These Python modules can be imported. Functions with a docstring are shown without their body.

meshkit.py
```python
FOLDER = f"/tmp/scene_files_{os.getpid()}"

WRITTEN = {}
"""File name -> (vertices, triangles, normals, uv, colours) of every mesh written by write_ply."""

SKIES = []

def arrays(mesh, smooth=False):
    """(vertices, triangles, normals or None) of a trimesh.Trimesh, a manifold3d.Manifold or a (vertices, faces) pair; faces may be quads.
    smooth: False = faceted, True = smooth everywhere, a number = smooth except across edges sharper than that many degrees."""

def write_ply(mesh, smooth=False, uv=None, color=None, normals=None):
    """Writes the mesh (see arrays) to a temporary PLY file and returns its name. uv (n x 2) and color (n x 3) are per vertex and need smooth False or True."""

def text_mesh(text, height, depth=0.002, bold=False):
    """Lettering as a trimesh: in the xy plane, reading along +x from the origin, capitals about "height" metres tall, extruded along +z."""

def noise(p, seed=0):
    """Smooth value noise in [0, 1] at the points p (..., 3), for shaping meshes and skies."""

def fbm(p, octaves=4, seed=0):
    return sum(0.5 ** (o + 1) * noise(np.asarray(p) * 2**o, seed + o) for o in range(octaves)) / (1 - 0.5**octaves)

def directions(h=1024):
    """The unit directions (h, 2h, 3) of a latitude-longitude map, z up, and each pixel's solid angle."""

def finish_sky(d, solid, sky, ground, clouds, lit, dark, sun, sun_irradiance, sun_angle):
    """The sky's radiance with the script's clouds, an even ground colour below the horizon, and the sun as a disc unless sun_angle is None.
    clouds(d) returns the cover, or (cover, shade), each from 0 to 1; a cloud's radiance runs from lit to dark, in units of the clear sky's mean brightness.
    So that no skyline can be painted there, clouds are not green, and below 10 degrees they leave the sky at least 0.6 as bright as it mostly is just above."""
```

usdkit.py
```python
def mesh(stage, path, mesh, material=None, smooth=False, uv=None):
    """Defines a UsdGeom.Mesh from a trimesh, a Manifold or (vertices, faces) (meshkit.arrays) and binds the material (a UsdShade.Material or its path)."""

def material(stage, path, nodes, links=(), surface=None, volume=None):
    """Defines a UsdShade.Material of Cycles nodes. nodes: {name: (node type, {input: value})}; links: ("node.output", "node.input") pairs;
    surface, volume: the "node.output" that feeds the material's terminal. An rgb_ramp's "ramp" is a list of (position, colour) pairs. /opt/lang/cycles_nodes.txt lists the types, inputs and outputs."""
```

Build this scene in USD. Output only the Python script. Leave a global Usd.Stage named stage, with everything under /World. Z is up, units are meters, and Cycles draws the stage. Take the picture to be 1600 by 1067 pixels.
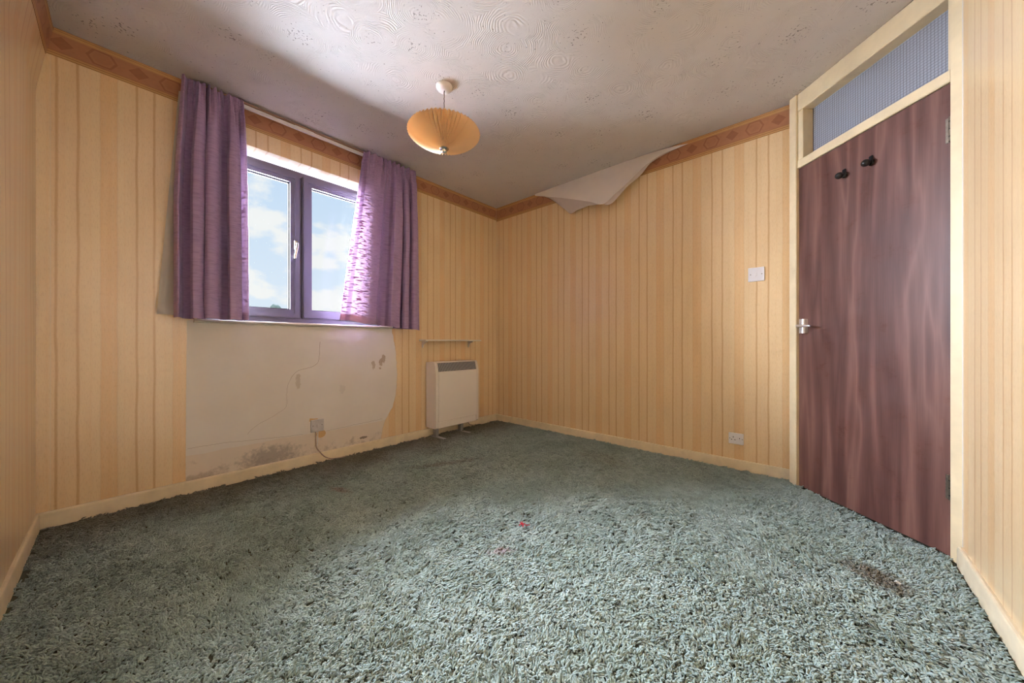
import math
import numpy as np
import trimesh
import shapely
from shapely.geometry import Polygon, Point, box as sbox
from shapely import affinity
from scipy.interpolate import PchipInterpolator
import usdkit, meshkit
from pxr import Usd, UsdGeom, UsdLux, UsdShade, Gf, Sdf, Vt

stage = Usd.Stage.CreateInMemory()
UsdGeom.SetStageUpAxis(stage, "Z")
UsdGeom.SetStageMetersPerUnit(stage, 1.0)
UsdGeom.Xform.Define(stage, "/World")
LOOKS = "/World/Looks"
T = Sdf.ValueTypeNames
rng = np.random.default_rng(7)

# ------------------------------------------------------------------ camera, sky, sun, window light, exposure
F_PX, V0, YAW = 546.0, 535.0, math.radians(41.62)
CAM = (2.736, -2.813, 0.857)
EXPOSURE = 0.55
c_, s_ = math.cos(YAW), math.sin(YAW)
cam = UsdGeom.Camera.Define(stage, "/World/camera")
cam.CreateHorizontalApertureAttr(36.0)
cam.CreateVerticalApertureAttr(36.0 * 1067 / 1600)
cam.CreateFocalLengthAttr(F_PX / 1600 * 36)
cam.CreateVerticalApertureOffsetAttr((V0 - 533.5) / 1600 * 36)
cam.CreateClippingRangeAttr(Gf.Vec2f(0.03, 500))
cam.CreateExposureAttr(EXPOSURE)
cam.AddTransformOp().Set(Gf.Matrix4d(c_, s_, 0, 0, 0, 0, 1, 0, s_, -c_, 0, 0, *CAM, 1))


def mat(name, nodes, links, surface, volume=None):
    return usdkit.material(stage, f"{LOOKS}/{name}", nodes, links, surface=surface, volume=volume)


# daylight sky with scattered fair-weather clouds
mat("sky", {
    "tc": ("texture_coordinate", {}),
    "sep": ("separate_xyz", {}),
    "grad": ("rgb_ramp", {"ramp": [(0.0, (.80, .88, .92)), (0.10, (.76, .86, .95)), (0.40, (.60, .76, .94)), (1.0, (.30, .48, .82))]}),
    "map": ("mapping", {"scale": (1.0, 1.0, 1.9)}),
    "n": ("noise_texture", {"scale": 7.5, "detail": 6.0, "roughness": .52, "distortion": .1}),
    "cl": ("rgb_ramp", {"ramp": [(0, (0, 0, 0)), (.475, (0, 0, 0)), (.56, (.85, .85, .85)), (1, (1, 1, 1))]}),
    "mix": ("mix", {"color2": (1.0, .98, .92)}),
    "bg": ("background_shader", {"strength": .72}),
}, [("tc.generated", "sep.vector"), ("sep.z", "grad.fac"), ("tc.generated", "map.vector"), ("map.vector", "n.vector"), ("n.fac", "cl.fac"),
    ("cl.color", "mix.fac"), ("grad.color", "mix.color1"), ("mix.color", "bg.color")], "bg.background")
dome = UsdLux.DomeLight.Define(stage, "/World/sky")
dome.CreateIntensityAttr(1.0)
UsdShade.MaterialBindingAPI.Apply(dome.GetPrim()).Bind(UsdShade.Material.Get(stage, f"{LOOKS}/sky"))

# sun, behind the house (it lights the trees outside, not the room)
sun = UsdLux.DistantLight.Define(stage, "/World/sun")
sun.CreateIntensityAttr(4.0)
sun.CreateAngleAttr(0.53)
sun.CreateColorAttr(Gf.Vec3f(1, .96, .88))
sun.AddRotateXYZOp().Set(Gf.Vec3f(0, 48, 25))

# daylight entering through the window: the bright open sky outside it, shining down and in
WY0, WY1, WZ0, WZ1 = -2.49, -1.31, 0.985, 2.115
sky_light = UsdLux.RectLight.Define(stage, "/World/window_daylight")
sky_light.CreateWidthAttr(6.0)
sky_light.CreateHeightAttr(2.8)
sky_light.CreateIntensityAttr(120.0)
sky_light.CreateColorAttr(Gf.Vec3f(.82, .87, 1.0))
TILT = math.radians(31)
ct_, st_ = math.cos(TILT), math.sin(TILT)
# local -Z points into the room and down by TILT, local X -> -y
sky_light.AddTransformOp().Set(Gf.Matrix4d(0, -1, 0, 0, st_, 0, ct_, 0, -ct_, 0, st_, 0, -1.05, (WY0 + WY1) / 2, 2.35, 1))

# ------------------------------------------------------------------ helpers
H, WX, LY = 2.36, 3.144, -3.072
used = {}


def numbered(parent, name):
    k = used.get((parent, name), 0)
    used[(parent, name)] = k + 1
    return f"{parent}/{name}" + (f"_{k:03d}" if k else "")


def tag(p, label=None, category=None, group=None, kind=None):
    for k, v in (("label", label), ("category", category), ("group", group), ("kind", kind)):
        if v:
            p.SetCustomDataByKey(k, v)
    return p


def obj(name, mesh, m, parent=None, smooth=30, uv=None, label=None, kind=None, category=None, group=None):
    base = str(parent.GetPath()) if parent is not None else "/World"
    path = numbered(base, name)
    pr = usdkit.mesh(stage, path, mesh, f"{LOOKS}/{m}", smooth=smooth if uv is None else False, uv=uv).GetPrim()
    return tag(pr, label, category, group, kind)


def thing(name, label=None, category=None, kind=None, group=None, loc=(0, 0, 0), rotz=0):
    x = UsdGeom.Xform.Define(stage, numbered("/World", name))
    if any(loc) or rotz:
        x.AddTranslateOp().Set(Gf.Vec3d(*loc))
        x.AddRotateZOp().Set(rotz)
    return tag(x.GetPrim(), label, category, group, kind)


def cbox(lo, hi, c=0.002):
    lo, hi = np.minimum(lo, hi).astype(float), np.maximum(lo, hi).astype(float)
    c = min(c, (hi - lo).min() * .49)
    pts = []
    for sx in (0, 1):
        for sy in (0, 1):
            for sz in (0, 1):
                q = np.array([hi[0] if sx else lo[0], hi[1] if sy else lo[1], hi[2] if sz else lo[2]])
                d = np.array([-1 if sx else 1, -1 if sy else 1, -1 if sz else 1]) * c
                for k in range(3):
                    e = d.copy()
                    e[k] = 0
                    pts.append(q + e)
    return trimesh.convex.convex_hull(np.array(pts))


def cat(*ms):
    return trimesh.util.concatenate(list(ms))


def extrude(poly, t):
    ps = getattr(poly, "geoms", [poly])
    return cat(*[trimesh.creation.extrude_polygon(g, t, engine="earcut") for g in ps])


def place(m, o, ax, ay, az):
    """Local x, y, z of a mesh to the axes ax, ay, az at o."""
    M = np.eye(4)
    M[:3, 0], M[:3, 1], M[:3, 2], M[:3, 3] = ax, ay, az, o
    m = m.copy()
    m.apply_transform(M)
    return m


def sheet(poly, t, o, ax, az, uoff=0.0):
    """A polygon in (u, z) made a slab of thickness t along the normal az; returns the mesh and its uv in metres."""
    m = extrude(poly, t)
    uv = np.array(m.vertices)[:, :2] + [uoff, 0]
    m = place(m, o, ax, (0, 0, 1), az)
    if np.linalg.det(np.array([ax, (0, 0, 1), az], float)) < 0:
        m.invert()
    return m, uv


def tube(path, r, n=8, caps=True):
    path = np.asarray(path, float)
    r = np.broadcast_to(np.asarray(r, float), len(path))
    tan = np.gradient(path, axis=0)
    tan /= np.linalg.norm(tan, axis=1)[:, None]
    ref = np.array([0, 0, 1.]) if abs(tan[0][2]) < .9 else np.array([1., 0, 0])
    vs, fs = [], []
    for p, t, rr in zip(path, tan, r):
        a = np.cross(t, ref)
        a /= np.linalg.norm(a)
        b = np.cross(t, a)
        for k in range(n):
            th = 2 * math.pi * k / n
            vs.append(p + rr * (math.cos(th) * a + math.sin(th) * b))
    for i in range(len(path) - 1):
        for k in range(n):
            a0, a1 = i * n + k, i * n + (k + 1) % n
            fs += [[a0, a1 + n, a1], [a0, a0 + n, a1 + n]]
    if caps:
        vs += [path[0], path[-1]]
        c0, c1 = len(vs) - 2, len(vs) - 1
        e = (len(path) - 1) * n
        for k in range(n):
            fs += [[c0, k, (k + 1) % n], [c1, e + (k + 1) % n, e + k]]
    m = trimesh.Trimesh(vs, fs, process=False)
    m.fix_normals()
    return m


def lathe(prof, n=48, at=(0, 0, 0)):
    m = trimesh.creation.revolve(np.array(prof, float), sections=n)
    m.apply_translation(at)
    return m


def grid(nu, nv, fn):
    """Surface fn(s, t) -> xyz over [0, 1]^2, with s, t arrays."""
    s, t = np.meshgrid(np.linspace(0, 1, nu), np.linspace(0, 1, nv), indexing="ij")
    p = np.stack(np.broadcast_arrays(*fn(s, t)), -1).reshape(-1, 3)
    i = np.arange(nu * nv).reshape(nu, nv)
    q = np.stack([i[:-1, :-1], i[1:, :-1], i[1:, 1:], i[:-1, 1:]], -1).reshape(-1, 4)
    f = np.vstack([q[:, [0, 1, 2]], q[:, [0, 2, 3]]])
    return trimesh.Trimesh(p, f, process=False)


def shell(m, t):
    """Closes a grid surface into a sheet of thickness t."""
    n = np.array(m.vertex_normals)
    v, f = np.array(m.vertices), np.array(m.faces)
    k = len(v)
    e = m.edges_sorted
    un, cnt = np.unique(e, axis=0, return_counts=True)
    border = set(map(tuple, un[cnt == 1]))
    side = []
    for a, b in m.edges:
        if (min(a, b), max(a, b)) in border:
            side += [[b, a, a + k], [b, a + k, b + k]]
    return trimesh.Trimesh(np.vstack([v, v - n * t]), np.vstack([f, f[:, ::-1] + k, np.array(side)]), process=False)


# ------------------------------------------------------------------ materials
def plain(name, col, rough=.5, spec=.5, metal=0.0, coat=0.0, bump=None, var=0.0, vscale=6.0):
    nodes = {"p": ("principled_bsdf", {"base_color": col, "roughness": rough, "specular_ior_level": spec, "metallic": metal, "coat_weight": coat, "coat_roughness": .15})}
    links = []
    if var or bump:
        nodes["g"] = ("texture_coordinate", {})
    if var:
        nodes["vn"] = ("noise_texture", {"scale": vscale, "detail": 5.0, "roughness": .6})
        nodes["vr"] = ("map_range", {"from_min": .3, "from_max": .7, "to_min": 1 - var, "to_max": 1 + var * .5})
        nodes["vm"] = ("mix", {"mix_type": "multiply", "fac": 1.0, "color1": col})
        links += [("g.object", "vn.vector"), ("vn.fac", "vr.value"), ("vr.result", "vm.color2"), ("vm.color", "p.base_color")]
    if bump:
        nodes["bn"] = ("noise_texture", {"scale": bump[0], "detail": 3.0})
        nodes["b"] = ("bump", {"strength": bump[1], "distance": bump[2]})
        links += [("g.object", "bn.vector"), ("bn.fac", "b.height"), ("b.normal", "p.normal")]
    return mat(name, nodes, links, "p.BSDF")


PERIOD = .2625
# striped vinyl wallpaper: yellow ground, one soft broad band and two thin lines in each repeat
BASE, BAND, LINE = (.87, .655, .385), (.845, .56, .27), (.70, .43, .19)
def mx(a, b, k):
    return tuple(a[i] * (1 - k) + b[i] * k for i in range(3))
R = [(0, mx(BASE, LINE, .35)), (.012, BAND), (.06, mx(BASE, BAND, .75)), (.11, BAND), (.16, mx(BASE, BAND, .7)), (.20, BAND), (.215, mx(BASE, LINE, .4)), (.235, BASE),
     (.30, BASE), (.31, mx(BASE, BAND, .35)), (.335, BASE), (.40, mx(BASE, BAND, .15)), (.452, mx(BASE, BAND, .2)), (.468, LINE), (.484, LINE), (.505, BASE), (.56, mx(BASE, BAND, .3)), (.60, BASE),
     (.64, mx(BASE, BAND, .15)), (.70, mx(BASE, BAND, .2)), (.716, LINE), (.732, LINE), (.755, BASE), (.86, BASE), (.88, mx(BASE, BAND, .3)), (.90, BASE), (.985, BASE), (1, mx(BASE, LINE, .35))]
mat("wallpaper", {
    "uv": ("attribute", {"attribute": "st"}),
    "wm": ("mapping", {"scale": (9, 3.5, 1)}),
    "wn": ("noise_texture", {"scale": 1.0, "detail": 3.0}),
    "wr": ("map_range", {"from_min": 0.0, "from_max": 1.0, "to_min": -.006, "to_max": .006}),
    "sep": ("separate_xyz", {}),
    "add": ("math", {"math_type": "add"}),
    "div": ("math", {"math_type": "divide", "value2": PERIOD}),
    "fr": ("math", {"math_type": "fraction"}),
    "ramp": ("rgb_ramp", {"ramp": R}),
    "fm": ("mapping", {"scale": (260, 42, 1)}),
    "fn": ("noise_texture", {"scale": 1.0, "detail": 4.0, "roughness": .65}),
    "frr": ("rgb_ramp", {"ramp": [(0, (.72, .66, .55)), (.36, (.86, .82, .74)), (.5, (1, 1, 1)), (.7, (1.0, 1.0, 1.0)), (1, (1, 1, 1))]}),
    "mul": ("mix", {"mix_type": "multiply", "fac": .55}),
    "bm": ("mapping", {"scale": (14, 2.2, 1)}),
    "bn": ("noise_texture", {"scale": 1.0, "detail": 5.0, "roughness": .6}),
    "br": ("rgb_ramp", {"ramp": [(0, (.84, .78, .68)), (.4, (.95, .93, .90)), (.6, (1, 1, 1)), (1, (1, 1, 1))]}),
    "mul2": ("mix", {"mix_type": "multiply", "fac": .8}),
    "bp": ("bump", {"strength": .22, "distance": .0010}),
    "p": ("principled_bsdf", {"roughness": .42, "specular_ior_level": .5, "coat_weight": 1.0, "coat_roughness": .31, "coat_ior": 1.75}),
}, [("uv.vector", "wm.vector"), ("wm.vector", "wn.vector"), ("wn.fac", "wr.value"), ("uv.vector", "sep.vector"), ("sep.x", "add.value1"), ("wr.result", "add.value2"),
    ("add.value", "div.value1"), ("div.value", "fr.value1"), ("fr.value", "ramp.fac"), ("uv.vector", "fm.vector"), ("fm.vector", "fn.vector"), ("fn.fac", "frr.fac"),
    ("ramp.color", "mul.color1"), ("frr.color", "mul.color2"), ("uv.vector", "bm.vector"), ("bm.vector", "bn.vector"), ("bn.fac", "br.fac"),
    ("mul.color", "mul2.color1"), ("br.color", "mul2.color2"), ("mul2.color", "p.base_color"), ("fn.fac", "bp.height"), ("bp.normal", "p.normal"), ("bp.normal", "p.coat_normal")], "p.BSDF")


def border_material():
    """Printed border: wood-brown band with outlined hexagons and solid lozenges between plain edge lines. v runs 0 to 1 over the border's height."""
    P = .255
    nd = {
        "uv": ("attribute", {"attribute": "st"}), "sep": ("separate_xyz", {}),
        "u": ("math", {"math_type": "divide", "value2": P}), "uf": ("math", {"math_type": "fraction"}),
        # lozenge centred at .25, hexagon at .75
        "d1": ("math", {"math_type": "subtract", "value2": .25}), "a1": ("math", {"math_type": "absolute"}), "s1": ("math", {"math_type": "multiply", "value2": P / .040}),
        "d2": ("math", {"math_type": "subtract", "value2": .75}), "a2": ("math", {"math_type": "absolute"}), "s2": ("math", {"math_type": "multiply", "value2": P / .058}),
        "v0": ("math", {"math_type": "subtract", "value2": .52}), "va": ("math", {"math_type": "absolute"}), "v1": ("math", {"math_type": "divide", "value2": .24}),
        "v2": ("math", {"math_type": "divide", "value2": .30}), "v3": ("math", {"math_type": "divide", "value2": .70}),
        "loz": ("math", {"math_type": "add"}), "lr": ("rgb_ramp", {"ramp": [(0, (.58,) * 3), (.92, (.66,) * 3), (1.0, (0,) * 3)]}),
        "hx": ("math", {"math_type": "add"}), "hm": ("math", {"math_type": "maximum"}), "hh": ("math", {"math_type": "multiply", "value2": .5}),
        "hr": ("rgb_ramp", {"ramp": [(0, (.12,) * 3), (.26, (.12,) * 3), (.30, (0,) * 3), (.36, (0,) * 3), (.385, (.62,) * 3), (.45, (.62,) * 3), (.475, (0,) * 3), (1, (0,) * 3)]}),
        "mm": ("math", {"math_type": "maximum", "use_clamp": True}),
        "band": ("rgb_ramp", {"ramp": [(0, (.30, .130, .050)), (.02, (.50, .27, .10)), (.07, (.66, .40, .17)), (.10, (.34, .15, .06)), (.125, (.62, .36, .15)), (.17, (.52, .27, .11)), (.19, (.40, .18, .095)), (.22, (.46, .215, .115)),
                                       (.80, (.46, .22, .115)), (.82, (.56, .32, .14)), (.90, (.62, .36, .145)), (.915, (.36, .16, .065)), (.935, (.60, .34, .14)), (.985, (.50, .27, .11)), (1, (.2, .09, .04))]}),
        "mot": ("mix", {"color2": (.31, .112, .058)}),
        "nm": ("mapping", {"scale": (30, 6, 1)}), "n": ("noise_texture", {"scale": 1.0, "detail": 5.0}), "nr": ("rgb_ramp", {"ramp": [(0, (.78,) * 3), (.55, (1,) * 3), (1, (1,) * 3)]}),
        "mu": ("mix", {"mix_type": "multiply", "fac": .8}),
        "p": ("principled_bsdf", {"roughness": .42, "specular_ior_level": .4}),
    }
    ln = [("uv.vector", "sep.vector"), ("sep.x", "u.value1"), ("u.value", "uf.value1"), ("uf.value", "d1.value1"), ("d1.value", "a1.value1"), ("a1.value", "s1.value1"),
          ("uf.value", "d2.value1"), ("d2.value", "a2.value1"), ("a2.value", "s2.value1"), ("sep.y", "v0.value1"), ("v0.value", "va.value1"), ("va.value", "v1.value1"), ("va.value", "v2.value1"), ("va.value", "v3.value1"),
          ("s1.value", "loz.value1"), ("v1.value", "loz.value2"), ("loz.value", "lr.fac"),
          ("s2.value", "hx.value1"), ("v3.value", "hx.value2"), ("hx.value", "hm.value1"), ("v2.value", "hm.value2"), ("hm.value", "hh.value1"), ("hh.value", "hr.fac"),
          ("lr.color", "mm.value1"), ("hr.color", "mm.value2"), ("sep.y", "band.fac"), ("mm.value", "mot.fac"), ("band.color", "mot.color1"),
          ("uv.vector", "nm.vector"), ("nm.vector", "n.vector"), ("n.fac", "nr.fac"), ("mot.color", "mu.color1"), ("nr.color", "mu.color2"), ("mu.color", "p.base_color")]
    return mat("border_paper", nd, ln, "p.BSDF")


border_material()

# bare plaster with water marks, a hairline crack and mould along the skirting
def plaster_material():
    nd = {
        "g": ("geometry", {}), "sep": ("separate_xyz", {}),
        "n1": ("noise_texture", {"scale": 2.6, "detail": 6.0, "roughness": .6}),
        "r1": ("rgb_ramp", {"ramp": [(0, (.70, .63, .56)), (.42, (.76, .70, .635)), (.6, (.79, .735, .675)), (1, (.81, .76, .70))]}),
        # lower repaired strip, a little pinker, below a slightly wavy joint
        "n2": ("noise_texture", {"scale": 5.0, "detail": 2.0}), "w2": ("math", {"math_type": "multiply_add", "value2": .03, "value3": .19}),
        "lt": ("math", {"math_type": "less_than"}), "m2": ("mix", {"mix_type": "multiply", "color2": (.98, .92, .85)}),
        # dirt low down
        "n3": ("noise_texture", {"scale": 16.0, "detail": 8.0, "roughness": .7}),
        "zr": ("map_range", {"from_min": .05, "from_max": .20, "to_min": .21, "to_max": 0.0, "clamp": True}),
        "ad": ("math", {"math_type": "add"}), "dr": ("rgb_ramp", {"ramp": [(0, (0,) * 3), (.66, (0,) * 3), (.80, (.45,) * 3), (1, (.8,) * 3)]}),
        "m3": ("mix", {"color2": (.30, .24, .185)}),
        "p": ("principled_bsdf", {"roughness": .7, "specular_ior_level": .25}),
        "b": ("bump", {"strength": .15, "distance": .002}),
    }
    ln = [("g.position", "n1.vector"), ("n1.fac", "r1.fac"), ("g.position", "sep.vector"), ("g.position", "n2.vector"), ("n2.fac", "w2.value1"), ("sep.z", "lt.value1"), ("w2.value", "lt.value2"),
          ("lt.value", "m2.fac"), ("r1.color", "m2.color1"), ("g.position", "n3.vector"), ("n3.fac", "ad.value1"), ("sep.z", "zr.value"), ("zr.result", "ad.value2"), ("ad.value", "dr.fac"),
          ("dr.color", "m3.fac"), ("m2.color", "m3.color1")]
    last = "m3.color"
    # grey mould patch and round stains: (y, z, radius y, radius z, colour, strength)
    for k, (y, z, ry, rz, col, st) in enumerate([(-2.14, .10, .17, .075, (.26, .235, .21), .62), (-1.375, .69, .030, .075, (.47, .36, .26), .9), (-1.345, .72, .028, .06, (.47, .36, .26), .9),
                                                 (-1.435, .675, .022, .055, (.50, .39, .29), .75), (-1.98, .58, .026, .075, (.55, .46, .36), .65), (-1.68, .50, .04, .05, (.60, .55, .49), .45),
                                                 (-1.52, .10, .05, .02, (.25, .2, .15), .9), (-2.50, .04, .12, .05, (.42, .33, .24), .6)]):
        q = f"s{k}"
        nd |= {q + "m": ("mapping", {"location": (0, -y / ry, -z / rz), "scale": (0, 1 / ry, 1 / rz)}),
               q + "l": ("vector_math", {"math_type": "length"}),
               q + "n": ("noise_texture", {"scale": 22.0 if ry < .1 else 34.0, "detail": 6.0, "roughness": .65}), q + "a": ("math", {"math_type": "multiply_add", "value2": 2.4}),
               q + "r": ("map_range", {"from_min": 1.7, "from_max": 2.35 if ry > .1 else 1.85, "to_min": st, "to_max": 0.0, "clamp": True}), q + "x": ("mix", {"color2": col})}
        ln += [("g.position", q + "m.vector"), (q + "m.vector", q + "l.vector1"), ("g.position", q + "n.vector"), (q + "n.fac", q + "a.value1"), (q + "l.value", q + "a.value3"), (q + "a.value", q + "r.value"),
               (q + "r.result", q + "x.fac"), (last, q + "x.color1")]
        last = q + "x.color"
    ln += [(last, "p.base_color"), ("n3.fac", "b.height"), ("b.normal", "p.normal")]
    return mat("plaster", nd, ln, "p.BSDF")


plaster_material()

# ceiling: swirled textured paper with specks of dirt in the swirls' middles
mat("ceiling_paper", {
    "g": ("geometry", {}), "dm": ("noise_texture", {"scale": 7.0, "detail": 2.0}),
    "dv": ("mix_vector", {"fac": .05}),
    "vo": ("voronoi_texture", {"scale": 4.6, "randomness": .9}),
    "k": ("math", {"math_type": "multiply", "value2": 165.0}), "sn": ("math", {"math_type": "sine"}),
    "am": ("noise_texture", {"scale": 9.0, "detail": 2.0}), "amr": ("map_range", {"from_min": .42, "from_max": .62, "to_min": 0.0, "to_max": 1.0, "clamp": True}),
    "h": ("math", {"math_type": "multiply"}),
    "fn": ("noise_texture", {"scale": 170.0, "detail": 3.0}), "h2": ("math", {"math_type": "multiply_add", "value2": .5}),
    "b": ("bump", {"strength": .34, "distance": .0022}),
    "cm": ("map_range", {"from_min": .06, "from_max": .36, "to_min": .13, "to_max": 0.0, "clamp": True}),
    "sp": ("noise_texture", {"scale": 75.0, "detail": 2.0, "roughness": .5}), "sa": ("math", {"math_type": "add"}),
    "sr": ("rgb_ramp", {"ramp": [(0, (0,) * 3), (.685, (0,) * 3), (.73, (.7,) * 3), (1, (.9,) * 3)]}),
    "bn": ("noise_texture", {"scale": 1.4, "detail": 4.0}), "br": ("rgb_ramp", {"ramp": [(0, (.585, .535, .505)), (.45, (.67, .62, .595)), (.65, (.70, .65, .63)), (1, (.72, .675, .66))]}),
    "mx": ("mix", {"color2": (.20, .17, .16)}),
    "p": ("principled_bsdf", {"roughness": .6, "specular_ior_level": .3}),
}, [("g.position", "dm.vector"), ("g.position", "dv.a"), ("dm.color", "dv.b"), ("dv.result", "vo.vector"), ("vo.distance", "k.value1"), ("k.value", "sn.value1"), ("g.position", "am.vector"), ("am.fac", "amr.value"),
    ("sn.value", "h.value1"), ("amr.result", "h.value2"), ("g.position", "fn.vector"), ("fn.fac", "h2.value1"), ("h.value", "h2.value3"), ("h2.value", "b.height"), ("b.normal", "p.normal"),
    ("vo.distance", "cm.value"), ("g.position", "sp.vector"), ("sp.fac", "sa.value1"), ("cm.result", "sa.value2"), ("sa.value", "sr.fac"), ("g.position", "bn.vector"), ("bn.fac", "br.fac"),
    ("br.color", "mx.color1"), ("sr.color", "mx.fac"), ("mx.color", "p.base_color")], "p.BSDF")

# sapele door veneer
mat("door_veneer", {
    "uv": ("attribute", {"attribute": "st"}), "sep": ("separate_xyz", {}),
    "lm": ("mapping", {"scale": (9.0, .75, 1)}), "ln": ("noise_texture", {"scale": 1.0, "detail": 2.0, "distortion": .35}),
    "k": ("math", {"math_type": "multiply", "value2": 3.2}), "x": ("math", {"math_type": "multiply_add", "value2": 2.87}),
    "pp": ("math", {"math_type": "pingpong", "value2": 1.0}),
    "lr": ("rgb_ramp", {"ramp": [(0, (.098, .038, .030)), (.3, (.145, .062, .048)), (.55, (.215, .102, .078)), (.68, (.17, .074, .058)), (.85, (.125, .052, .041)), (1, (.105, .042, .033))]}),
    "fm": ("mapping", {"scale": (190, 5, 1)}), "fn": ("noise_texture", {"scale": 1.0, "detail": 6.0, "roughness": .7}),
    "fr": ("rgb_ramp", {"ramp": [(0, (.55, .52, .52)), (.4, (.85, .85, .85)), (.6, (1, 1, 1)), (1, (1, 1, 1))]}),
    "mu": ("mix", {"mix_type": "multiply", "fac": .9}),
    "rn": ("noise_texture", {"scale": 9.0, "detail": 6.0, "roughness": .7}), "rr": ("map_range", {"from_min": .3, "from_max": .7, "to_min": .30, "to_max": .52}),
    "b": ("bump", {"strength": .12, "distance": .0006}),
    "p": ("principled_bsdf", {"specular_ior_level": .5}),
}, [("uv.vector", "lm.vector"), ("lm.vector", "ln.vector"), ("ln.fac", "k.value1"), ("uv.vector", "sep.vector"), ("sep.x", "x.value1"), ("k.value", "x.value3"), ("x.value", "pp.value1"), ("pp.value", "lr.fac"),
    ("uv.vector", "fm.vector"), ("fm.vector", "fn.vector"), ("fn.fac", "fr.fac"), ("lr.color", "mu.color1"), ("fr.color", "mu.color2"), ("mu.color", "p.base_color"), ("uv.vector", "rn.vector"), ("rn.fac", "rr.value"), ("rr.result", "p.roughness"),
    ("fn.fac", "b.height"), ("b.normal", "p.normal")], "p.BSDF")


def curtain_material():
    """Slubbed satin; some daylight passes through it."""
    nd = {
        "uv": ("attribute", {"attribute": "st"}),
        "m": ("mapping", {"scale": (14, 190, 1)}), "n": ("noise_texture", {"scale": 1.0, "detail": 4.0, "roughness": .6}),
        "r": ("rgb_ramp", {"ramp": [(0, (.28, .175, .345)), (.36, (.35, .225, .415)), (.55, (.415, .285, .48)), (1, (.48, .345, .54))]}),
        "sm": ("mapping", {"scale": (15, 85, 1)}), "s": ("noise_texture", {"scale": 1.0, "detail": 2.0}),
        "sr": ("rgb_ramp", {"ramp": [(0, (1, 1, 1)), (.535, (1, 1, 1)), (.57, (.12, .035, .08)), (1, (.06, .02, .05))]}),
        "hem": ("separate_xyz", {}), "hg": ("rgb_ramp", {"ramp": [(0, (.20, .055, .065)), (.045, (.22, .06, .075)), (.052, (.62, .38, .58)), (1, (.62, .38, .58))]}),
        "tm": ("mix", {"mix_type": "multiply", "fac": 1.0}),
        "p": ("principled_bsdf", {"roughness": .48, "specular_ior_level": .35, "sheen_weight": .25, "sheen_roughness": .4, "sheen_tint": (.8, .75, 1)}),
        "t": ("translucent_bsdf", {}), "mix": ("mix_closure", {"fac": .08}),
        "b": ("bump", {"strength": .3, "distance": .0012}),
    }
    ln = [("uv.vector", "m.vector"), ("m.vector", "n.vector"), ("n.fac", "r.fac"), ("r.color", "p.base_color"), ("uv.vector", "sm.vector"), ("sm.vector", "s.vector"), ("s.fac", "sr.fac"),
          ("uv.vector", "hem.vector"), ("hem.y", "hg.fac"), ("hg.color", "tm.color1"), ("sr.color", "tm.color2"), ("tm.color", "t.color"), ("n.fac", "b.height"), ("b.normal", "p.normal"),
          ("p.BSDF", "mix.closure1"), ("t.BSDF", "mix.closure2")]
    return mat("curtain_satin", nd, ln, "mix.closure")


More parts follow.
